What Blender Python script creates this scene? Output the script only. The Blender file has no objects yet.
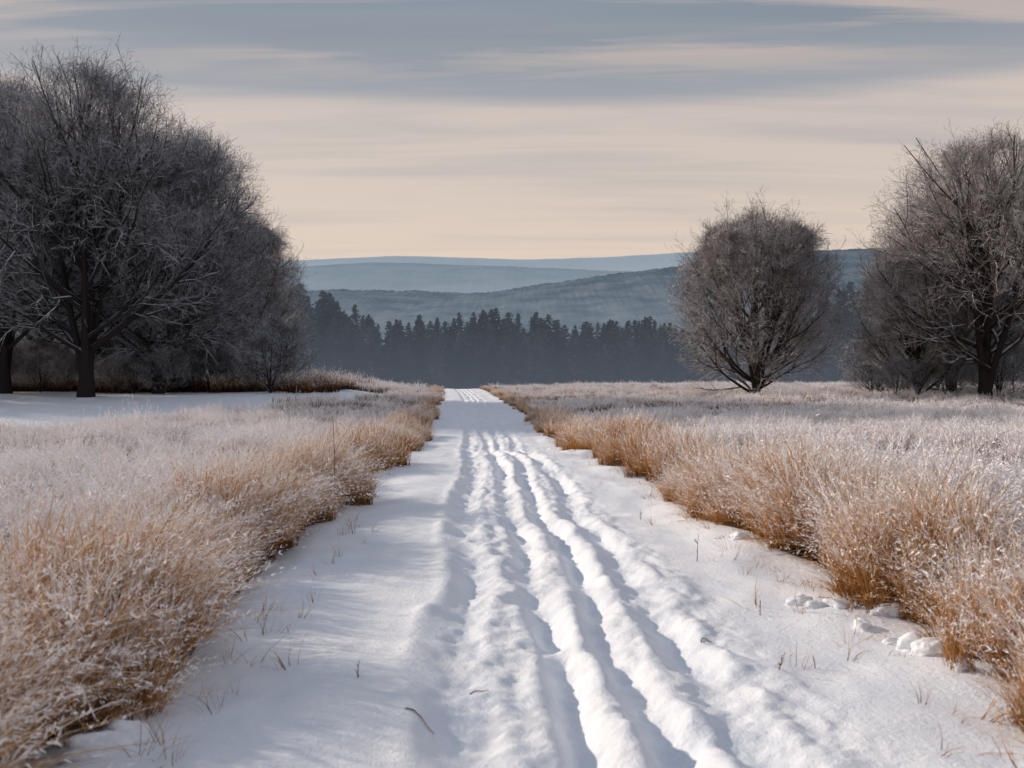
import bpy, math, numpy as np
from mathutils import Vector
rng = np.random.default_rng(7)
scene = bpy.context.scene
F = 995.0
SK = -0.045            # the path heads slightly to the left, bending more beyond 40 m
def XC(y):
    y = np.asarray(y, float); return SK*y-1.3*np.clip((y-40)/70, 0, 2)**2
# ------------------------------------------------------------------ helpers
_tab = {}
def vnoise(x, y, seed=0):
    if seed not in _tab:
        _tab[seed] = np.random.default_rng(1000+seed).random((256, 256))*2-1
    T = _tab[seed]
    x = np.asarray(x, float); y = np.asarray(y, float)
    xi = np.floor(x).astype(int); yi = np.floor(y).astype(int)
    fx = x-xi; fy = y-yi
    fx = fx*fx*(3-2*fx); fy = fy*fy*(3-2*fy)
    a = T[xi % 256, yi % 256]; b = T[(xi+1) % 256, yi % 256]
    c = T[xi % 256, (yi+1) % 256]; d = T[(xi+1) % 256, (yi+1) % 256]
    return (a*(1-fx)+b*fx)*(1-fy)+(c*(1-fx)+d*fx)*fy
def fbm(x, y, seed=0, o=3):
    r = 0; a = 1
    for i in range(o):
        r = r+a*vnoise(x*2**i, y*2**i, seed+i); a *= .5
    return r
def mk_mesh(name, verts, faces, attrs=None, smooth=True, mats=()):
    me = bpy.data.meshes.new(name)
    verts = np.asarray(verts, np.float32)
    me.vertices.add(len(verts)); me.vertices.foreach_set('co', verts.ravel())
    faces = [np.asarray(f, np.int32) for f in faces if len(f)]
    loops = np.concatenate([f.ravel() for f in faces])
    tot = np.concatenate([np.full(len(f), f.shape[1], np.int32) for f in faces])
    st = np.concatenate([[0], np.cumsum(tot)[:-1]]).astype(np.int32)
    me.loops.add(len(loops)); me.loops.foreach_set('vertex_index', loops)
    me.polygons.add(len(tot)); me.polygons.foreach_set('loop_start', st)
    me.polygons.foreach_set('loop_total', tot)
    me.polygons.foreach_set('use_smooth', np.full(len(tot), smooth))
    me.update(calc_edges=True)
    for k, v in (attrs or {}).items():
        a = me.attributes.new(k, 'FLOAT', 'POINT'); a.data.foreach_set('value', np.asarray(v, np.float32))
    for m in mats: me.materials.append(m)
    return me
def add_obj(name, me, loc=(0, 0, 0), rotz=0, scale=(1, 1, 1), parent=None):
    o = bpy.data.objects.new(name, me); scene.collection.objects.link(o)
    o.location = loc; o.rotation_euler = (0, 0, rotz); o.scale = scale
    if parent: o.parent = parent
    return o
def smoothstep(a, b, x):
    t = np.clip((x-a)/(b-a), 0, 1); return t*t*(3-2*t)
# terrain
KY = np.array([-400, 0, 16, 20.5, 22.5, 28, 36, 70, 110, 150, 200, 320, 6000.])
KZ = np.array([0, 0, 0.0, 0.09, 0.04, -.36, -.14, .32, 1.0, .75, -.2, -2, -2.])
_yy = np.linspace(-400, 6000, 64001)
_zz = np.interp(_yy, KY, KZ)
k = np.hanning(31); k /= k.sum(); _zz = np.convolve(np.pad(_zz, 15, mode='edge'), k, 'valid')
k2 = np.hanning(201); k2 /= k2.sum(); _z2 = np.convolve(np.pad(_zz, 100, mode='edge'), k2, 'valid')
_w = smoothstep(35, 50, _yy); _zz = _zz*(1-_w)+_z2*_w
def H(x, y):
    x = np.asarray(x, float); y = np.asarray(y, float)
    u = x-XC(y)
    side = smoothstep(4, 20, np.abs(u))
    z = np.interp(y, _yy, _zz)
    z = z+smoothstep(2, 8, np.abs(u))*smoothstep(18, 26, y)*smoothstep(48, 34, y)*.22
    z = z+smoothstep(-5, -13, u)*smoothstep(36, 62, y)*smoothstep(190, 110, y)*.80
    z = z+smoothstep(6, 18, u)*smoothstep(36, 62, y)*smoothstep(190, 110, y)*.30
    return z+side*.07*fbm(x*.09, y*.09, 3, 2)
GRV = [(.07, .07, .14), (.60, .115, .105), (.97, .13, .10), (1.42, .10, .12)]
def path_h(u, y):
    x = u+XC(y)
    z = H(x, y)+.03
    wob = .12*vnoise(y*.22, y*0+3.3, 11)
    z = z+.05*smoothstep(.12, -.25, u)-.03*smoothstep(-.6, -1.3, u)
    fade = 1-.30*smoothstep(18, 32, y)-.2*smoothstep(50, 90, y)
    for i, (g, dep, w) in enumerate(GRV):
        ww = wob+.08*vnoise(y*.5, y*0+i*7.7, 12)+.02*vnoise(y*2.5, y*0+i*4.1, 17)
        foot = .80+.38*vnoise(y*2.2, y*0+i*3.1+u*1.5, 13)+.20*vnoise(y*6, u*5+i*5, 15)
        foot = foot*(.80+.38*vnoise(y*.5, y*0+i*9.1, 16))
        wl = w*(1+.3*vnoise(y*.8, y*0+i*2.3, 18))
        z = z-dep*fade*foot*np.exp(-np.abs((u-g-ww)/wl)**2.0)
        z = z+.018*fade*(1+vnoise(y*4, u*3+i*9., 14))*np.exp(-((np.abs(u-g-ww)-w*1.6)/.07)**2)
    mid = smoothstep(-.25, .1, u)*smoothstep(1.95, 1.55, u)          # the churned strip
    z = z+.026*fbm(u*1.5, y*.9, 20, 2)
    z = z+.015*fbm(u*6, y*3.6, 24, 3)*(.22+1.0*mid)
    z = z+.009*fbm(u*14, y*12, 27, 2)*(.12+.88*mid)
    z = z-.05*np.clip(vnoise(u*3.2+5, y*2.3, 31)-.35, 0, 1)*(.5+.8*mid)
    z = z+.0045*np.sin(y*8+u*3+4*vnoise(u*1.5, y*1.0, 33))*smoothstep(0, -.3, u)
    z = z+.07*smoothstep(2.1, 2.6, u)*(.4+.9*vnoise(y*1.3, u*1.2, 35))*smoothstep(3.1, 2.7, u)
    e = smoothstep(-1.45, -1.9, u)+smoothstep(2.85, 3.3, u)
    return z-.07*e
# ------------------------------------------------------------------ materials
def new_mat(name):
    m = bpy.data.materials.new(name); m.use_nodes = True
    nt = m.node_tree; nt.nodes.clear()
    out = nt.nodes.new('ShaderNodeOutputMaterial')
    return m, nt, out
def N(nt, t, **kw):
    n = nt.nodes.new(t)
    for a, b in kw.items(): setattr(n, a, b)
    return n
def ramp(nt, stops):
    r = nt.nodes.new('ShaderNodeValToRGB'); cr = r.color_ramp
    while len(cr.elements) < len(stops): cr.elements.new(.5)
    for e, (p, c) in zip(cr.elements, stops):
        e.position = p; e.color = (*c, 1)
    return r
def snow_mat(name, grassy):
    m, nt, out = new_mat(name); L = nt.links.new
    b = N(nt, 'ShaderNodeBsdfPrincipled'); L(b.outputs[0], out.inputs[0])
    b.inputs['Roughness'].default_value = .6
    b.inputs['Specular IOR Level'].default_value = .3
    tc = N(nt, 'ShaderNodeNewGeometry')
    n1 = N(nt, 'ShaderNodeTexNoise'); n1.inputs['Scale'].default_value = 1.7; n1.inputs['Detail'].default_value = 4
    L(tc.outputs['Position'], n1.inputs['Vector'])
    r = ramp(nt, [(.3, (.79, .84, .91)), (.65, (.90, .92, .95))]); L(n1.outputs[0], r.inputs[0])
    col = r.outputs[0]
    if grassy:
        n2 = N(nt, 'ShaderNodeTexNoise'); n2.inputs['Scale'].default_value = 2.5; n2.inputs['Detail'].default_value = 5
        L(tc.outputs['Position'], n2.inputs['Vector'])
        r2 = ramp(nt, [(.40, (0, 0, 0)), (.54, (1, 1, 1))]); L(n2.outputs[0], r2.inputs[0])
        at = N(nt, 'ShaderNodeAttribute', attribute_name='straw')
        mu = N(nt, 'ShaderNodeMath', operation='MULTIPLY'); L(r2.outputs[0], mu.inputs[0]); L(at.outputs['Fac'], mu.inputs[1])
        mx = N(nt, 'ShaderNodeMix', data_type='RGBA'); L(mu.outputs[0], mx.inputs[0]); L(col, mx.inputs[6])
        mx.inputs[7].default_value = (.20, .125, .075, 1); col = mx.outputs[2]
    L(col, b.inputs['Base Color'])
    n3 = N(nt, 'ShaderNodeTexNoise'); n3.inputs['Scale'].default_value = 28; n3.inputs['Detail'].default_value = 5; n3.inputs['Roughness'].default_value = .7
    L(tc.outputs['Position'], n3.inputs['Vector'])
    bp = N(nt, 'ShaderNodeBump'); bp.inputs['Strength'].default_value = .7; bp.inputs['Distance'].default_value = .02
    L(n3.outputs[0], bp.inputs['Height']); L(bp.outputs[0], b.inputs['Normal'])
    return m
M_path = snow_mat('trodden_snow', False)
M_ground = snow_mat('field_snow', True)
def grass_mat(name, stops):
    m, nt, out = new_mat(name); L = nt.links.new
    at = N(nt, 'ShaderNodeAttribute', attribute_name='h')
    oi = N(nt, 'ShaderNodeObjectInfo')
    m1 = N(nt, 'ShaderNodeMath', operation='MULTIPLY_ADD'); L(oi.outputs['Random'], m1.inputs[0]); m1.inputs[1].default_value = .14; m1.inputs[2].default_value = -.07
    ad = N(nt, 'ShaderNodeMath', operation='ADD'); L(at.outputs['Fac'], ad.inputs[0]); L(m1.outputs[0], ad.inputs[1])
    r = ramp(nt, stops); L(ad.outputs[0], r.inputs[0])
    d = N(nt, 'ShaderNodeBsdfDiffuse'); L(r.outputs[0], d.inputs[0]); L(d.outputs[0], out.inputs[0])
    return m
M_grass = grass_mat('frosted_grass', [(0, (.05, .025, .014)), (.3, (.17, .09, .045)), (.5, (.34, .21, .135)), (.66, (.64, .52, .46)), (.80, (.90, .86, .86)), (1, (.96, .95, .97))])
M_straw = grass_mat('dry_straw', [(0, (.07, .028, .01)), (.25, (.30, .135, .038)), (.6, (.52, .27, .09)), (.80, (.62, .40, .22)), (.93, (.88, .80, .75)), (1, (.94, .92, .92))])
def bark_mat(name, limb, twig, frost, amt, lo=-.15, hi=.45):
    m, nt, out = new_mat(name); L = nt.links.new
    b = N(nt, 'ShaderNodeBsdfDiffuse'); L(b.outputs[0], out.inputs[0])
    at = N(nt, 'ShaderNodeAttribute', attribute_name='h')
    r = ramp(nt, [(0, limb), (.45, limb), (.85, twig), (1, twig)]); L(at.outputs['Fac'], r.inputs[0])
    g = N(nt, 'ShaderNodeNewGeometry'); s = N(nt, 'ShaderNodeSeparateXYZ'); L(g.outputs['Normal'], s.inputs[0])
    # thick limbs only carry snow on top, fine twigs are rimed nearly all round
    sh = N(nt, 'ShaderNodeMath', operation='MULTIPLY_ADD'); L(at.outputs['Fac'], sh.inputs[0]); sh.inputs[1].default_value = .75; sh.inputs[2].default_value = -.75
    ad = N(nt, 'ShaderNodeMath', operation='ADD'); L(s.outputs[2], ad.inputs[0]); L(sh.outputs[0], ad.inputs[1])
    mr = N(nt, 'ShaderNodeMapRange'); L(ad.outputs[0], mr.inputs[0]); mr.inputs[1].default_value = lo; mr.inputs[2].default_value = hi
    n = N(nt, 'ShaderNodeTexNoise'); n.inputs['Scale'].default_value = 1.1; n.inputs['Detail'].default_value = 4; L(g.outputs['Position'], n.inputs['Vector'])
    nr = ramp(nt, [(.38, (.12, .12, .12)), (.54, (amt, amt, amt))]); L(n.outputs[0], nr.inputs[0])
    mu = N(nt, 'ShaderNodeMath', operation='MULTIPLY'); L(mr.outputs[0], mu.inputs[0]); L(nr.outputs[0], mu.inputs[1])
    mx = N(nt, 'ShaderNodeMix', data_type='RGBA'); L(mu.outputs[0], mx.inputs[0]); L(r.outputs[0], mx.inputs[6]); mx.inputs[7].default_value = (*frost, 1)
    L(mx.outputs[2], b.inputs[0])
    return m
M_bark = bark_mat('bark_frosted', (.028, .025, .026), (.12, .118, .13), (.84, .88, .95), 1.0)
M_bark2 = bark_mat('bark_hoar', (.032, .027, .025), (.19, .16, .15), (.90, .88, .90), 1.0)
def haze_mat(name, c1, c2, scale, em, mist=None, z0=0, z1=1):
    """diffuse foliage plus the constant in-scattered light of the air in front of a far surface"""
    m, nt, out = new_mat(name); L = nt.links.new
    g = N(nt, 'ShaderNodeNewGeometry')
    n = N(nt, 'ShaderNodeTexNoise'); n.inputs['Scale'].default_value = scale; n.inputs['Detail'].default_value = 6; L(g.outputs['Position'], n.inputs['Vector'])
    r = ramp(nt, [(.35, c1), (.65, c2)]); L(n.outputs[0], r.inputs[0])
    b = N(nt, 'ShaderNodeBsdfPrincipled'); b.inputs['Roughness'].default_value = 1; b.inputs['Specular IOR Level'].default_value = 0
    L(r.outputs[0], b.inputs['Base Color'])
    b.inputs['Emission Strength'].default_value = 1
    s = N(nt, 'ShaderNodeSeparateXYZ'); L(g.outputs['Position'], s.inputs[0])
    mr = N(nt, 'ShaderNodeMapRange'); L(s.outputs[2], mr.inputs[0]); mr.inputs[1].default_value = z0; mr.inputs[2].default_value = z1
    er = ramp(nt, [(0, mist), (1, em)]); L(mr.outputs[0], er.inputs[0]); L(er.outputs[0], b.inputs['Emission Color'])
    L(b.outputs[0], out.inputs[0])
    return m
M_con = haze_mat('conifer_needles_haze_glow', (.02, .025, .027), (.07, .075, .08), .35, (.040, .048, .060), (.078, .09, .112), -1, 12)
M_h1 = haze_mat('hill_forest_haze_glow', (.03, .04, .05), (.11, .12, .125), .03, (.052, .078, .108), (.14, .175, .21), 20, 130)
M_h2 = haze_mat('hill_forest_mid_haze_glow', (.06, .075, .09), (.10, .115, .13), .012, (.14, .185, .235), (.26, .30, .33), 100, 300)
M_h3 = haze_mat('hill_forest_far_haze_glow', (.08, .095, .11), (.10, .115, .13), .008, (.23, .285, .335), (.36, .385, .39), 250, 480)
# ------------------------------------------------------------------ ground + path
def grid(us, ys, hfun):
    U, Y = np.meshgrid(us, ys)
    X = U+XC(Y); Z = hfun(U, Y)
    V = np.stack([X, Y, Z], -1).reshape(-1, 3)
    nu, ny = len(us), len(ys)
    i = np.arange(ny-1)[:, None]*nu+np.arange(nu-1)[None]
    Q = np.stack([i, i+1, i+1+nu, i+nu], -1).reshape(-1, 4)
    return V, Q, U.ravel(), Y.ravel()
def left_lim(y):   # left limit (in x) of the tall grass field beyond 28 m
    return np.interp(y, [0, 27, 29, 45, 75, 105, 130], [-400, -400, -15, -12.5, -9.5, -8.6, -8.6])
us = np.concatenate([-np.geomspace(6000, 3.2, 70), np.linspace(-3, -1.9, 8), [-1.75, -1.55, -1.4], np.linspace(-1, 2.6, 6), [2.8, 2.95, 3.15], np.linspace(3.3, 4.4, 8), np.geomspace(4.6, 6000, 70)])
ys = np.concatenate([np.linspace(-60, 1, 25), np.linspace(1.5, 60, 230), np.geomspace(61, 6000, 90)])
def gh(U, Y):
    X = U+XC(Y)
    z = H(X, Y)+.02*fbm(X*.9, Y*.9, 40, 2)*(np.abs(U) < 200)
    inside = (U > -1.6) & (U < 3.0) & (Y > -5) & (Y < 150)
    return np.where(inside, z-.35, z-.01)
V, Q, U_, Y_ = grid(us, ys, gh)
X_ = V[:, 0]
straw = ((X_ > left_lim(Y_)) & (Y_ < 125)).astype(float)
add_obj('ground', mk_mesh('ground', V, [Q], {'straw': straw}, mats=[M_ground]))
us = np.arange(-1.9, 3.31, .02)
ys = np.concatenate([np.linspace(-4, 2.4, 60), np.geomspace(2.45, 140, 950)])
V, Q, _, _ = grid(us, ys, path_h)
add_obj('snow_path', mk_mesh('snow_path', V, [Q], mats=[M_path]))
# ------------------------------------------------------------------ geometry-node scatter
def scatter(name, pts, rot, scl, idx, meshes):
    coll = bpy.data.collections.new(name+'_kinds')
    for i, me in enumerate(meshes):
        coll.objects.link(bpy.data.objects.new('%s_kind_%02d' % (name, i), me))
    me = bpy.data.meshes.new(name)
    me.vertices.add(len(pts)); me.vertices.foreach_set('co', np.asarray(pts, np.float32).ravel())
    a = me.attributes.new('rot', 'FLOAT_VECTOR', 'POINT'); a.data.foreach_set('vector', np.asarray(rot, np.float32).ravel())
    a = me.attributes.new('scl', 'FLOAT_VECTOR', 'POINT'); a.data.foreach_set('vector', np.asarray(scl, np.float32).ravel())
    a = me.attributes.new('idx', 'INT', 'POINT'); a.data.foreach_set('value', np.asarray(idx, np.int32))
    o = add_obj(name, me)
    ng = bpy.data.node_groups.new(name, 'GeometryNodeTree')
    ng.interface.new_socket(name='Geometry', in_out='INPUT', socket_type='NodeSocketGeometry')
    ng.interface.new_socket(name='Geometry', in_out='OUTPUT', socket_type='NodeSocketGeometry')
    gi = ng.nodes.new('NodeGroupInput'); go = ng.nodes.new('NodeGroupOutput')
    ci = ng.nodes.new('GeometryNodeCollectionInfo'); ci.inputs['Collection'].default_value = coll
    ci.inputs['Separate Children'].default_value = True; ci.inputs['Reset Children'].default_value = True
    ip = ng.nodes.new('GeometryNodeInstanceOnPoints'); ip.inputs['Pick Instance'].default_value = True
    def na(nm, t):
        n = ng.nodes.new('GeometryNodeInputNamedAttribute'); n.data_type = t; n.inputs['Name'].default_value = nm; return n
    L = ng.links.new
    e2r = ng.nodes.new('FunctionNodeEulerToRotation')
    L(na('rot', 'FLOAT_VECTOR').outputs[0], e2r.inputs[0]); L(e2r.outputs[0], ip.inputs['Rotation'])
    L(na('scl', 'FLOAT_VECTOR').outputs[0], ip.inputs['Scale']); L(na('idx', 'INT').outputs[0], ip.inputs['Instance Index'])
    L(gi.outputs[0], ip.inputs['Points']); L(ci.outputs[0], ip.inputs['Instance']); L(ip.outputs[0], go.inputs[0])
    md = o.modifiers.new('scatter', 'NODES'); md.node_group = ng
    return o
# ------------------------------------------------------------------ grass clumps
def clump(seed, n, h, rad, w, barbs, blen, lean=.35, plume=.6, K=5, frost=0.0, tuss=1, trad=.05, hvar=.0, bthin=.09):
    r = np.random.default_rng(seed)
    ta = r.random(tuss)*6.283; tq = np.sqrt(r.random(tuss))*rad*(tuss > 1)
    tx, ty = np.cos(ta)*tq, np.sin(ta)*tq; th = 1+hvar*r.normal(0, 1, tuss)
    tdir = r.random(tuss)*6.283
    g = r.integers(0, tuss, n)
    a = r.random(n)*6.283; q = np.sqrt(r.random(n))*trad
    base = np.stack([tx[g]+np.cos(a)*q, ty[g]+np.sin(a)*q, np.full(n, -.04)], -1)
    la = a+r.normal(0, .6, n); lm = lean*(.12+1.1*r.random(n)**1.3)
    hh = h*(.5+.55*r.random(n)**.7)*th[g]
    t = np.linspace(0, 1, K)[None, :, None]
    ld = np.stack([np.cos(la)*lm+np.cos(tdir[g])*lean*.3, np.sin(la)*lm+np.sin(tdir[g])*lean*.3, np.zeros(n)], -1)[:, None, :]
    P = base[:, None, :]+ld*hh[:, None, None]*(t*.35+t**2.4*1.1)
    P = P+np.array([0, 0, 1.])*hh[:, None, None]*(t-.30*t**3*(lm[:, None, None]/lean))
    wa = r.random(n)*3.14159
    wd = np.stack([np.cos(wa), np.sin(wa), np.zeros(n)], -1)[:, None, :]
    wt = w*(1-.75*t)*(.6+.8*r.random(n))[:, None, None]
    A = P-wd*wt/2; B = P+wd*wt/2
    Vv = np.stack([A, B], 2).reshape(-1, 3)
    i = (np.arange(n)[:, None]*K+np.arange(K-1)[None])*2
    Q = np.stack([i, i+1, i+3, i+2], -1).reshape(-1, 4)
    fr = frost+r.normal(0, .10, n)+.5*(hh/h-.85)
    hv = np.repeat((t[..., 0]*.95+fr[:, None])[:, :, None], 2, 2).ravel()
    pl = np.where(r.random(n) < plume)[0]
    m = len(pl)*barbs
    s = np.repeat(pl, barbs); tt = np.tile(np.linspace(.52, 1, barbs), len(pl))+r.normal(0, .02, m); tt = np.clip(tt, 0, .999)
    kk = np.floor(tt*(K-1)).astype(int); ff = tt*(K-1)-kk
    pc = P[s, kk]*(1-ff[:, None])+P[s, kk+1]*ff[:, None]
    tg = P[s, kk+1]-P[s, kk]; tg /= np.linalg.norm(tg, axis=1)[:, None]
    rd = r.normal(0, 1, (m, 3)); rd -= tg*(rd*tg).sum(1)[:, None]; rd /= np.linalg.norm(rd, axis=1)[:, None]
    d = rd*.7+tg*.75; bl = blen*(1.25-.85*(tt-.5)*2)*(.6+.8*r.random(m))
    sd = np.cross(d, r.normal(0, 1, (m, 3))); sd /= np.linalg.norm(sd, axis=1)[:, None]
    bw = blen*bthin
    tv = np.stack([pc-sd*bw, pc+sd*bw, pc+d*bl[:, None]], 1).reshape(-1, 3)
    b0 = len(Vv); T = b0+np.arange(m*3).reshape(-1, 3)
    hv2 = np.repeat(.80+.3*(tt-.5)*2+fr[s]+r.normal(0, .08, m), 3)
    return np.concatenate([Vv, tv]), Q, T, np.clip(np.concatenate([hv, hv2]), 0, 1)
def clump_mesh(name, mat, **kw):
    Vv, Q, T, h = clump(**kw)
    return mk_mesh(name, Vv, [Q, T], {'h': h}, smooth=False, mats=[mat])
near = [clump_mesh('c', M_grass, seed=i, n=200, h=.68, rad=.42, w=.008, barbs=20, blen=.072, lean=.60+.18*(i % 3), plume=.38, K=6, frost=-.08, tuss=6, trad=.08, hvar=.20, bthin=.09) for i in range(7)]
edge = [clump_mesh('e', M_straw, seed=30+i, n=140, h=.88, rad=.18, w=.0085, barbs=16, blen=.058, lean=.32+.14*(i % 3), plume=.26, K=6, frost=-.04, tuss=3, trad=.08, hvar=.16) for i in range(6)]
mid = [clump_mesh('m', M_grass, seed=60+i, n=180, h=.62, rad=.65, w=.014, barbs=7, blen=.09, lean=.5, plume=.52, K=4, frost=-.02, tuss=9, trad=.12, hvar=.16) for i in range(5)]
medge = [clump_mesh('me', M_straw, seed=80+i, n=100, h=.76, rad=.25, w=.015, barbs=7, blen=.075, lean=.36, plume=.24, K=5, frost=-.05, tuss=3, trad=.12, hvar=.14) for i in range(5)]
far = [clump_mesh('f', M_grass, seed=90+i, n=170, h=.6, rad=1.3, w=.036, barbs=4, blen=.15, lean=.4, plume=.6, K=3, frost=.0, tuss=14, trad=.25, hvar=.14) for i in range(4)]
fbrush = [clump_mesh('fb', M_grass, seed=190+i, n=170, h=.8, rad=1.1, w=.03, barbs=4, blen=.14, lean=.5, plume=.35, K=4, frost=-.26, tuss=8, trad=.25, hvar=.25) for i in range(4)]
def eL(y): return -1.60+.24*vnoise(y*.55, y*0+1, 50)+.16*vnoise(y*1.9, y*0+5, 51)
def eR(y): return 2.80+.24*vnoise(y*.6, y*0+9, 52)+.16*vnoise(y*1.8, y*0+2, 53)
def dens(y0, y1, side, per_m2, inset=0.):
    xm = .52*y1*1.25+2
    x0, x1 = (-xm-4, 0.) if side < 0 else (-8., xm)
    n = int((x1-x0)*(y1-y0)*per_m2)
    x = x0+(x1-x0)*rng.random(n); y = y0+(y1-y0)*rng.random(n)
    u = x-XC(y)
    d = (eL(y)-u) if side < 0 else (u-eR(y))
    k = (np.abs(x) < .52*y*1.25+2) & (d > inset)
    if side < 0: k &= (x > left_lim(y)+1.2*vnoise(y*.3, x*.3, 54))
    return x[k], y[k], d[k]
def place(x, y, dist, kinds, hs=1.0):
    n = len(x); z = H(x, y)
    und = .84+.26*vnoise(x*.45, y*.45, 60)+.24*vnoise(x*1.3, y*1.3, 61)
    s = und*hs*(.85+.3*rng.random(n))*(1+.10*smoothstep(9, 5, y))
    rot = np.stack([rng.normal(0, .08, n), rng.normal(0, .08, n), rng.random(n)*6.283], -1)
    w_ = .9+.25*rng.random(n)
    return np.stack([x, y, z], -1), rot, np.stack([w_, w_, s], -1), rng.integers(0, len(kinds), n), kinds
for side in (-1, 1):
    nm = 'frosted_grass'
    scatter(nm, *place(*dens(1.5, 13, side, 3.3, .72), near, 1.16))
    scatter(nm, *place(*dens(13, 40, side, 1.6, .95), mid, 1.08))
    scatter(nm, *place(*dens(40, 120, side, .33, 1.2), far, 1.0))
for (y0, y1, per_m, kinds, wband, hs) in ((1.6, 13, 21, edge, .80, 1.0), (13, 45, 11, medge, 1.05, 1.0), (45, 112, 2.6, medge, 1.2, .72)):
    n = int((y1-y0)*per_m)
    for sgn in (-1, 1):
        y = y0+(y1-y0)*rng.random(n); off = -.04+wband*rng.random(n)
        u = eL(y)-off if sgn < 0 else eR(y)+off
        x = u+XC(y)
        s = hs*(.68+.40*np.clip(off/.35, 0, 1))*(.74+.40*rng.random(n))*(.9+.26*vnoise(y*1.1, y*0+sgn, 66))
        if sgn > 0: s = s*1.08
        tilt = (.08 if sgn < 0 else -.08)*(1-off/wband)
        scatter('dry_grass', np.stack([x, y, H(x, y)], -1), np.stack([rng.normal(0, .12, n), tilt+rng.normal(0, .12, n), rng.normal(0, .6, n)], -1), np.stack([s, s, s], -1), rng.integers(0, len(kinds), n), kinds)
# sparse single tufts on the snow shoulders of the path
n = 210; y = 4+36*rng.random(n)**1.6; R = rng.random(n) < .75
u = np.where(R, 2.72-np.abs(rng.normal(0, .32, n)), -1.35+np.abs(rng.normal(0, .16, n)))
tuft = [clump_mesh('t', M_straw, seed=120+i, n=9, h=.2, rad=.05, w=.004, barbs=4, blen=.02, lean=.9, plume=.3, K=5, frost=-.12) for i in range(4)]
x = u+XC(y); s = .4+.9*rng.random(n)
scatter('grass_tufts', np.stack([x, y, path_h(u, y)], -1), np.stack([rng.normal(0, .3, n), rng.normal(0, .3, n), rng.random(n)*6.28], -1), np.stack([s, s, s], -1), rng.integers(0, 4, n), tuft)
# low brush on the far edge of the meadow and under the left-hand trees
n = 620; y = 66+36*rng.random(n); x = -62+(62-14.5-.09*(100-y)*0)*rng.random(n)
kk_ = (y > 84) | (x < -13.5); x = x[kk_]; y = y[kk_]; n = len(x)
s = .9+1.0*rng.random(n)
scatter('meadow_brush', np.stack([x, y, H(x, y)], -1), np.stack([x*0, x*0, rng.random(n)*6.28], -1), np.stack([s, s, s], -1), rng.integers(0, 4, n), fbrush)
n = 120; y = 88+18*rng.random(n); x = -18+9*rng.random(n); s = .8+.7*rng.random(n)
scatter('meadow_brush', np.stack([x, y, H(x, y)], -1), np.stack([x*0, x*0, rng.random(n)*6.28], -1), np.stack([s, s, s], -1), rng.integers(0, 4, n), far)
# ------------------------------------------------------------------ trees
def tubes(Pp, Rr, sides):
    n, K, _ = Pp.shape
    T = np.gradient(Pp, axis=1); T /= np.linalg.norm(T, axis=2, keepdims=True)+1e-9
    ov = Pp[:, -1]-Pp[:, 0]; ref = np.where(np.abs(ov[:, 2:3]) > .8*np.linalg.norm(ov, axis=1, keepdims=True), np.array([[1., 0, 0]]), np.array([[0, 0, 1.]]))[:, None, :]
    A = np.cross(T, ref); A /= np.linalg.norm(A, axis=2, keepdims=True)+1e-9
    B = np.cross(T, A)
    an = np.arange(sides)/sides*6.28318
    V = Pp[:, :, None]+Rr[:, :, None, None]*(A[:, :, None]*np.cos(an)[None, None, :, None]+B[:, :, None]*np.sin(an)[None, None, :, None])
    i = (np.arange(n)[:, None, None]*K+np.arange(K-1)[None, :, None])*sides
    j = np.arange(sides)[None, None]; j2 = (j+1) % sides
    Q = np.stack([i+j, i+sides+j, i+sides+j2, i+j2], -1).reshape(-1, 4)
    return V.reshape(-1, 3), Q
def exit_d(p, d, c, r):
    q = (p-c)/r; e = d/r
    a = (e*e).sum(1); b = (q*e).sum(1); cc = (q*q).sum(1)-1
    disc = np.maximum(b*b-a*cc, 0)
    return np.maximum((-b+np.sqrt(disc))/a, 0)
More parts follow.
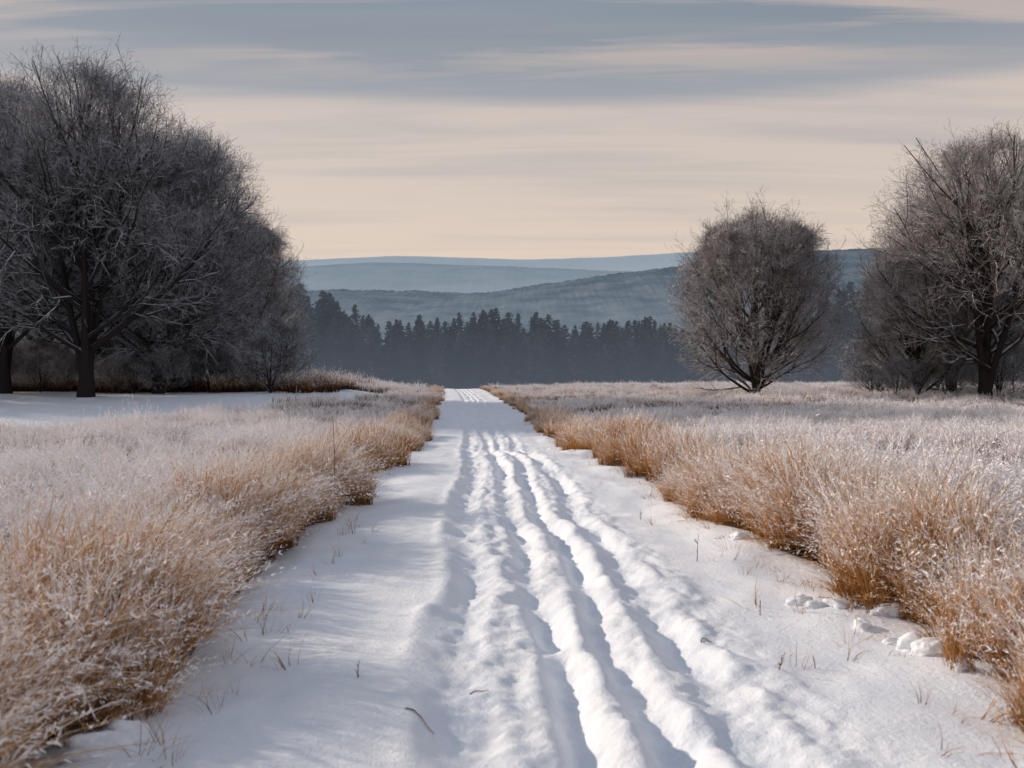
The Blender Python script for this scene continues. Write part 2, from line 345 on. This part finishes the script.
def grow_tree(name, seed, h, rx, zc, rz, mat, nl=(13, 8, 7, 5, 2), fork=0, r0=.34, up=.35, twig=.0085, first=.13, ang=(1.15, .3), topf=.93, rim=.6):
    r = np.random.default_rng(seed)
    c = np.array([0, 0, zc]); R = np.array([rx, rx, rz])
    VV, QQ, HH = [], [], []; off = 0
    def emit(Pp, Rr, sides, lv):
        nonlocal off
        v, q = tubes(Pp, Rr, sides); VV.append(v); QQ.append(q+off); off += len(v); HH.append(np.full(len(v), lv))
    K = 12; t = np.linspace(0, 1, K)
    nt_ = 1+fork
    Pt = np.zeros((nt_, K, 3))
    for i in range(nt_):
        a = r.random()*.8+i*6.283/max(nt_-1, 1); sp = .03 if i == 0 else r.uniform(.16, .34)
        hh = h*(topf if i == 0 else r.uniform(.70, .88))
        Pt[i, :, 2] = t*hh-.2
        Pt[i, :, 0] = np.cos(a)*sp*hh*t**1.25+.012*h*np.cumsum(r.normal(0, .5, K))*t
        Pt[i, :, 1] = np.sin(a)*sp*hh*t**1.25+.012*h*np.cumsum(r.normal(0, .5, K))*t
    rr = np.array([r0]+[r0*.62]*fork)[:, None]*((1-t)**.85*.95+.02)[None]
    rr[:, 0] *= 1.35
    emit(Pt, rr, 9, 0)
    Pp, Rr = Pt, rr; plen = np.full(nt_, h)
    for lv, nc in enumerate(nl):
        n0 = len(Pp); n = n0*nc
        s = np.repeat(np.arange(n0), nc)
        base_t = np.tile((np.arange(nc)+.5)/nc, n0)+r.uniform(-.5, .5, n)/nc
        lo = first if lv == 0 else .15
        tt = np.clip(lo+(1-lo)*base_t**(1. if lv == 0 else .85), 0, .985)
        Kp = Pp.shape[1]; kk = np.floor(tt*(Kp-1)).astype(int); ff = (tt*(Kp-1)-kk)[:, None]
        p = Pp[s, kk]*(1-ff)+Pp[s, kk+1]*ff; rp = Rr[s, kk]*(1-ff[:, 0])+Rr[s, kk+1]*ff[:, 0]
        tg = Pp[s, kk+1]-Pp[s, kk]; tg /= np.linalg.norm(tg, axis=1, keepdims=True)
        az = np.tile(np.arange(nc)*2.4, n0)+r.normal(0, .35, n)+s*1.3
        if lv == 0:
            th = ang[0]+(ang[1]-ang[0])*tt+r.normal(0, .1, n)
            side = np.stack([np.cos(az), np.sin(az), 0*az], -1)
        else:
            th = r.uniform(.40, .85, n)
            ref = np.cross(tg, np.array([.3, .2, .93])); ref /= np.linalg.norm(ref, axis=1, keepdims=True)+1e-9
            b2 = np.cross(tg, ref); side = ref*np.cos(az)[:, None]+b2*np.sin(az)[:, None]
        d = tg*np.cos(th)[:, None]+side*np.sin(th)[:, None]
        ex = exit_d(p, d, c, R)
        if lv == 0: Ln = ex*r.uniform(.74, 1.06, n)*.95
        else:
            rt = [(.45, .8), (.45, .8), (.5, .85), (.45, .8)][lv-1]
            Ln = plen[s]*(1-.5*tt)*r.uniform(rt[0], rt[1], n)
            if lv == 3: Ln = np.clip(Ln, .45, 1.4)
            if lv == 4: Ln = np.clip(Ln, .3, .85)
            Ln = np.minimum(Ln, ex*.95+.25+rim*r.random(n)**1.5)
        ok = Ln > .15
        if lv >= 1: ok &= (ex > .35+.25*lv*.5) | (r.random(n) < (.45 if lv < 3 else .35))
        p, d, Ln, rp, tt, s = p[ok], d[ok], Ln[ok], rp[ok], tt[ok], s[ok]; n = len(p)
        K = [8, 6, 5, 3, 2][lv]; t = np.linspace(0, 1, K)
        dirs = np.zeros((n, K, 3)); cur = d.copy()
        wn = [.11, .13, .11, .09, .05][min(lv, 4)]
        upv = up*[1.1, .7, .5, .3, .1][min(lv, 4)]/K
        for k in range(K):
            dirs[:, k] = cur
            cur = cur+r.normal(0, wn, (n, 3)); cur[:, 2] += upv; cur /= np.linalg.norm(cur, axis=1, keepdims=True)
        stp = dirs[:, :-1]*(Ln/(K-1))[:, None, None]
        Pn = np.concatenate([p[:, None], p[:, None]+np.cumsum(stp, 1)], 1)
        rb = np.minimum(rp*.66, Ln*.022+.003); rb = np.maximum(rb, twig)
        Rn = rb[:, None]*(1-.75*t)[None]; Rn = np.maximum(Rn, twig*.6)
        emit(Pn, Rn, [7, 5, 4, 3, 3][min(lv, 4)], min(1, (lv+1)/4))
        Pp, Rr, plen = Pn, Rn, Ln
    return mk_mesh(name, np.concatenate(VV), [np.concatenate(QQ)], {'h': np.concatenate(HH)}, smooth=True, mats=[mat])
tA = grow_tree('broadleaf_a', 1, 19.5, 9.0, 10.4, 9.3, M_bark, r0=.44, fork=3, first=.14, rim=.9)
tB = grow_tree('broadleaf_b', 2, 17.5, 8.0, 9.0, 8.8, M_bark, r0=.34, fork=3, first=.10, nl=(14, 8, 7, 5, 2), rim=.9)
tC = grow_tree('broadleaf_c', 3, 13.0, 6.4, 5.6, 6.9, M_bark2, nl=(17, 8, 7, 5, 2), r0=.25, fork=4, first=.04, ang=(1.15, .22), up=.55, topf=1.0, rim=1.3)
tD = grow_tree('broadleaf_d', 5, 16.2, 7.8, 8.9, 7.6, M_bark2, nl=(13, 8, 7, 5, 2), r0=.42, fork=3, first=.16, rim=.9)
tS = grow_tree('shrub', 6, 5, 2.8, 2.5, 2.6, M_bark, nl=(7, 6, 5, 4), r0=.06, fork=4, first=.04, ang=(1.0, .3))
def tree(me, px, d, s=1.0, rot=0, sx=1.0, name='bare_tree'):
    x = (px-512)/F*d
    add_obj(name, me, (x, d, float(H(x, d))), rot, (s*sx, s*sx, s))
tree(tA, 86, 58, .98, .3)
tree(tB, 158, 64, .95, 1.2)
tree(tA, 4, 61, .97, 2.6)
tree(tB, 112, 70, 1.0, 4.0)
tree(tB, 190, 68, .98, 5.1, .92)
tree(tA, -95, 60, 1.0, 4.4)
tree(tA, -230, 62, 1.0, 1.4)
tree(tB, 40, 76, 1.05, 2.2)
tree(tC, 232, 74, 1.05, 1.0, .9)
tree(tC, 756, 66, 1.0, .5, 1.0)
tree(tD, 985, 60, .98, .9)
tree(tC, 918, 66, .88, 3.1, .8)
tree(tD, 952, 68, .88, 2.4, .9)
tree(tD, 1090, 63, 1.02, 4.0)
n = 116; pxs = np.concatenate([rng.uniform(-150, 285, 88), rng.uniform(870, 1150, 28)]); d = rng.uniform(63, 86, n)
x = (pxs-512)/F*d; s = .4+.6*rng.random(n)
scatter('shrubs', np.stack([x, d, H(x, d)], -1), np.stack([x*0, x*0, rng.random(n)*6.28], -1), np.stack([s*1.15, s*1.15, s], -1), x.astype(int)*0, [tS])
# ------------------------------------------------------------------ conifer forest
def conifer(seed, h=14):
    r = np.random.default_rng(seed); V = []
    tv, tq = tubes(np.array([[[0, 0, -.5], [0, 0, h*.5], [0, 0, h]]]), np.array([[.2, .12, .02]]), 5)
    V.append(tv); off = len(tv)
    vs = []
    W = r.uniform(.18, .26)*h; pw = r.uniform(.55, .9)
    zz = .05*h
    while zz < h*.985:
        f = 1-zz/h; L0 = W*(f**pw)*(.65+.55*r.random())+.12
        m = int(7+7*f)
        for i in range(m):
            a = r.random()*6.283; L = L0*r.uniform(.6, 1.2); dr = -.22*L*r.uniform(.2, 1.4)
            dx, dy = math.cos(a), math.sin(a)
            for q in range(5):
                s = .15+.85*q/5; e = min(1, s+.34)
                wv = .20*L*(1.1-s)+.12
                a1 = a+r.normal(0, .25)
                p0 = (dx*L*s-dy*wv, dy*L*s+dx*wv, zz+dr*s**1.4+r.normal(0, .1)); p1 = (dx*L*s+dy*wv, dy*L*s-dx*wv, zz+dr*s**1.4-.2*r.random())
                p2 = (math.cos(a1)*L*e*1.05, math.sin(a1)*L*e*1.05, zz+dr*e**1.4+r.normal(0, .2))
                vs += [p0, p1, p2]
        zz += h*.024*(.7+.6*r.random())
    vs = np.array(vs); V.append(vs); T = off+np.arange(len(vs)).reshape(-1, 3)
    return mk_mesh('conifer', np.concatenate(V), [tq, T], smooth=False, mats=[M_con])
cons = [conifer(i) for i in range(8)]
pts = []; sc = []
for row, (d0, cnt) in enumerate([(146, 110), (156, 190), (168, 230), (184, 260)]):
    pxs = np.linspace(-350, 1400, cnt)+rng.normal(0, 7, cnt)
    d = d0+rng.uniform(-5, 5, cnt)
    top = np.interp(pxs, [-350, 200, 280, 320, 350, 372, 420, 470, 560, 640, 690, 800, 860, 1400], [285, 285, 288, 288, 298, 314, 318, 312, 318, 320, 324, 300, 285, 280])
    x = (pxs-512)/F*d; hz = H(x, d)
    hh = (384-top)/F*d+1.6-hz
    hh *= (1.06-.34*rng.random(cnt)**1.3)*(1+.09*vnoise(pxs*.03, pxs*0+row*3.7, 95))*[.74, .88, .97, 1][row]
    pts.append(np.stack([x, d, hz], -1)); sc.append(hh/14)
pts = np.concatenate(pts); s = np.concatenate(sc); n = len(pts)
wv = rng.uniform(1.0, 1.6, n)
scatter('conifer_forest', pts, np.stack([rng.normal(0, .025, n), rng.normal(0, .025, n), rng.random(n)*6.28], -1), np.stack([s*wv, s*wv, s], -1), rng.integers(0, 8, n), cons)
# ------------------------------------------------------------------ hills
def hill(name, d, pxk, yk, mat, rough, seed, depth):
    nx = 1500; ext = d*1.1
    x = np.linspace(-ext, ext, nx)
    px = x/d*F+512
    yy = np.interp(px, pxk, yk); kk = np.hanning(45); kk /= kk.sum(); yy = np.convolve(np.pad(yy, 22, mode='edge'), kk, 'valid')
    zr = (384-yy)/F*d+1.6
    rows = 40; V = []
    for j in range(rows):
        t = j/(rows-1)*1.35
        pr = np.sin(np.clip(t, 0, 2)*math.pi/2)
        Yv = d+depth*(t-1)+0*x
        z = zr*pr*(1+.10*fbm(x/d*7, Yv/d*7, seed, 2)*(1-pr)*2)
        z = z+rough*rng.random(nx)*(.3+.5*pr)-3*(j == 0)
        z = z+rough*.8*vnoise(x/d*60, Yv/d*60, seed+6)
        V.append(np.stack([x, Yv, z], -1))
    V = np.concatenate(V); i = np.arange(rows-1)[:, None]*nx+np.arange(nx-1)[None]
    Q = np.stack([i, i+1, i+1+nx, i+nx], -1).reshape(-1, 4)
    add_obj(name, mk_mesh(name, V, [Q], mats=[mat], smooth=True))
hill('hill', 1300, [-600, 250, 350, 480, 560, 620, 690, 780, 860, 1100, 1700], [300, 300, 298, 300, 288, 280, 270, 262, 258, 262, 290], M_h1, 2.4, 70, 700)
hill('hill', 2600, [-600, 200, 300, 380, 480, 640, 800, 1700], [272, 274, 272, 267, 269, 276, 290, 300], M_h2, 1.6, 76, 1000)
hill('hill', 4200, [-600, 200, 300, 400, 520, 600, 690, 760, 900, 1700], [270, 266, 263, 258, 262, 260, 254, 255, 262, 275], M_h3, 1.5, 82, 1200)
# ------------------------------------------------------------------ snow clods
import bmesh
def clod(bm, x, y, z, r, seed):
    g = np.random.default_rng(seed)
    res = bmesh.ops.create_icosphere(bm, subdivisions=4, radius=1)
    sx, sy, sz = r*g.uniform(1.1, 1.7), r*g.uniform(.9, 1.3), r*g.uniform(.7, .9); a = g.normal(0, .5)
    for v in res['verts']:
        c = v.co; n = 1+.30*float(vnoise(c.x*1.5+seed*3.3, c.y*1.5+c.z*1.3, 90))+.14*float(vnoise(c.x*3.5+seed, c.y*3.5+c.z*4, 91))+.05*float(vnoise(c.x*9+seed, c.y*9+c.z*9, 92))
        X, Y, Z = c.x*sx*n, c.y*sy*n, c.z*sz*n
        v.co = (x+X*math.cos(a)-Y*math.sin(a), y+X*math.sin(a)+Y*math.cos(a), z+Z)
bm = bmesh.new()
cl = [(885, 618, .08), (838, 612, .06), (862, 628, .05), (912, 648, .085), (932, 654, .08), (800, 604, .055), (816, 610, .05), (740, 548, .06), (128, 748, .08), (98, 758, .08), (895, 640, .04), (960, 672, .05)]
for i, (px, py, r) in enumerate(cl):
    d = 1.57*F/(py-384); x = (px-512)/F*d; u = x-XC(d)
    clod(bm, x, d, float(path_h(np.array(u), np.array(d)))+r*.15, r, i)
me = bpy.data.meshes.new('snow_clods'); bm.to_mesh(me); bm.free(); me.materials.append(M_path)
me.polygons.foreach_set('use_smooth', [True]*len(me.polygons)); add_obj('snow_clods', me)
# ------------------------------------------------------------------ dry weeds and twigs
m, nt, out = new_mat('dry_stem'); b = N(nt, 'ShaderNodeBsdfDiffuse'); n_ = N(nt, 'ShaderNodeTexNoise'); n_.inputs['Scale'].default_value = 30
rr_ = ramp(nt, [(.35, (.10, .05, .03)), (.65, (.30, .17, .09))]); nt.links.new(n_.outputs[0], rr_.inputs[0]); nt.links.new(rr_.outputs[0], b.inputs[0]); nt.links.new(b.outputs[0], out.inputs[0]); M_stem = m
def weed(px, py, hgt, seed, nb=5, dfix=None, name='dry_weed'):
    g = np.random.default_rng(seed)
    d = dfix or 1.57*F/(py-384); x = (px-512)/F*d; u = x-float(XC(d))
    z = float(path_h(np.array(u), np.array(d))) if -1.9 < u < 3.3 else float(H(x, d))
    P_, R_ = [], []
    K = 7; t = np.linspace(0, 1, K)[:, None]
    main = np.array([0, 0, -.02])+t*np.array([g.normal(0, .10), g.normal(0, .1), 1])*hgt+t**2*np.array([g.normal(0, .08), 0, 0])*hgt
    P_.append(main); R_.append(.004*(1-.6*t[:, 0])*max(1, hgt*1.7))
    for i in range(nb):
        k = g.integers(1, 5); L = hgt*g.uniform(.15, .35); a = g.random()*6.28
        br = main[k]+t*np.array([math.cos(a)*.6, math.sin(a)*.5, .7])*L+t**2*np.array([0, 0, g.normal(0, .4)])*L
        P_.append(br); R_.append(.0024*(1-.5*t[:, 0])*max(1, hgt*1.4))
    v, q = tubes(np.array(P_), np.array(R_), 5)
    add_obj(name, mk_mesh(name, v, [q], mats=[M_stem]), (x, d, z))
weed(697, 560, .26, 1); weed(760, 612, .13, 2); weed(778, 668, .12, 3); weed(358, 690, .11, 4, 3); weed(641, 518, .16, 5); weed(815, 662, .09, 6, 2)
weed(335, 0, 1.15, 7, 3, dfix=11.5)
def twig_(px, py, L, a, seed):
    g = np.random.default_rng(seed); d = 1.57*F/(py-384); x = (px-512)/F*d
    K = 9; t = np.linspace(0, 1, K)
    X = x+t*L*math.cos(a)+.02*np.cumsum(g.normal(0, .5, K))*L*3; Y = d+t*L*math.sin(a)+.03*np.sin(t*5)
    Z = path_h(X-XC(Y), Y)+.006
    v, q = tubes(np.stack([X, Y, Z], -1)[None], (.004*(1-.6*t))[None], 5)
    add_obj('fallen_twig', mk_mesh('fallen_twig', v, [q], mats=[M_stem]))
twig_(405, 722, .2, -.8, 1); twig_(470, 692, .1, .3, 2); twig_(700, 640, .1, .5, 3)
# ------------------------------------------------------------------ world
EL = math.radians(22); sd_ = Vector((-.88, .47, 0)).normalized()
w = bpy.data.worlds.new('World'); scene.world = w; w.use_nodes = True
nt = w.node_tree; nt.nodes.clear(); L = nt.links.new
out = N(nt, 'ShaderNodeOutputWorld')
sky = N(nt, 'ShaderNodeTexSky', sky_type='NISHITA'); sky.sun_disc = False; sky.sun_elevation = EL
sky.sun_rotation = math.atan2(sd_.x, sd_.y)
bg1 = N(nt, 'ShaderNodeBackground'); bg1.inputs[1].default_value = .09; L(sky.outputs[0], bg1.inputs[0])
tc = N(nt, 'ShaderNodeTexCoord'); sp = N(nt, 'ShaderNodeSeparateXYZ'); L(tc.outputs['Generated'], sp.inputs[0])
def M(op, a, b_=None, c=None):
    n = N(nt, 'ShaderNodeMath', operation=op)
    for i, v in enumerate((a, b_, c)):
        if v is None: continue
        if isinstance(v, (int, float)): n.inputs[i].default_value = v
        else: L(v, n.inputs[i])
    return n.outputs[0]
zc = M('MAXIMUM', sp.outputs[2], 0.0)
den = M('ADD', zc, .10)
cb = N(nt, 'ShaderNodeCombineXYZ'); L(M('MULTIPLY', M('DIVIDE', sp.outputs[0], den), .15), cb.inputs[0]); L(M('DIVIDE', sp.outputs[1], den), cb.inputs[1])
def noise(scale, det, dist, offv, rough=.55):
    mp = N(nt, 'ShaderNodeMapping'); mp.inputs['Location'].default_value = offv; mp.inputs['Rotation'].default_value = (0, 0, .02); L(cb.outputs[0], mp.inputs[0])
    n = N(nt, 'ShaderNodeTexNoise'); n.inputs['Scale'].default_value = scale; n.inputs['Detail'].default_value = det; n.inputs['Distortion'].default_value = dist; n.inputs['Roughness'].default_value = rough
    L(mp.outputs[0], n.inputs['Vector']); return n.outputs[0]
nz = noise(3.0, 4, .3, (0, 0, 0))
zw = M('ADD', zc, M('MULTIPLY', M('SUBTRACT', nz, .5), .04))
base = ramp(nt, [(0, (.78, .60, .475)), (.12, (.80, .645, .53)), (.20, (.71, .60, .52)), (.265, (.66, .565, .51)), (.281, (.38, .39, .42)), (.33, (.265, .30, .345)), (.45, (.23, .31, .41)), (1, (.19, .34, .57))]); L(zw, base.inputs[0])
pk = ramp(nt, [(.45, (0, 0, 0)), (.58, (1, 1, 1))]); L(noise(6.0, 6, .5, (3, 7.45, 0)), pk.inputs[0])
pm = N(nt, 'ShaderNodeMapRange'); L(zc, pm.inputs[0]); pm.inputs[1].default_value = .27; pm.inputs[2].default_value = .31
mx = N(nt, 'ShaderNodeMix', data_type='RGBA'); L(M('MULTIPLY', M('MULTIPLY', pk.outputs[0], pm.outputs[0]), .8), mx.inputs[0]); L(base.outputs[0], mx.inputs[6]); mx.inputs[7].default_value = (.60, .50, .45, 1)
gk = ramp(nt, [(.44, (0, 0, 0)), (.66, (1, 1, 1))]); L(noise(4.2, 6, .4, (11, 2, 0)), gk.inputs[0])
gm = N(nt, 'ShaderNodeMapRange'); L(zc, gm.inputs[0]); gm.inputs[1].default_value = .05; gm.inputs[2].default_value = .28
mx2 = N(nt, 'ShaderNodeMix', data_type='RGBA'); L(M('MULTIPLY', M('MULTIPLY', gk.outputs[0], gm.outputs[0]), .5), mx2.inputs[0]); L(mx.outputs[2], mx2.inputs[6]); mx2.inputs[7].default_value = (.34, .36, .39, 1)
bg2 = N(nt, 'ShaderNodeBackground'); L(mx2.outputs[2], bg2.inputs[0]); bg2.inputs[1].default_value = 1.0
ms = N(nt, 'ShaderNodeMixShader'); ms.inputs[0].default_value = .9; L(bg1.outputs[0], ms.inputs[1]); L(bg2.outputs[0], ms.inputs[2]); L(ms.outputs[0], out.inputs[0])
w.cycles.sampling_method = 'MANUAL'; w.cycles.sample_map_resolution = 256
# sun
sl = bpy.data.lights.new('sun', 'SUN'); sl.energy = 3.7; sl.angle = math.radians(1.5); sl.color = (1, .85, .71)
so = bpy.data.objects.new('sun', sl); scene.collection.objects.link(so)
dirv = Vector((sd_.x*math.cos(EL), sd_.y*math.cos(EL), math.sin(EL)))
so.rotation_euler = dirv.to_track_quat('Z', 'Y').to_euler()
# camera
cam = bpy.data.cameras.new('camera'); co = bpy.data.objects.new('camera', cam); scene.collection.objects.link(co)
cam.lens = 35; cam.sensor_width = 36; cam.clip_end = 12000; cam.clip_start = .05
co.location = (0, 0, 1.6); co.rotation_euler = (math.radians(90), 0, 0)
cam.dof.use_dof = True; cam.dof.focus_distance = 18; cam.dof.aperture_fstop = 3.2
scene.camera = co
scene.view_settings.view_transform = 'Standard'; scene.view_settings.look = 'None'; scene.view_settings.exposure = 0
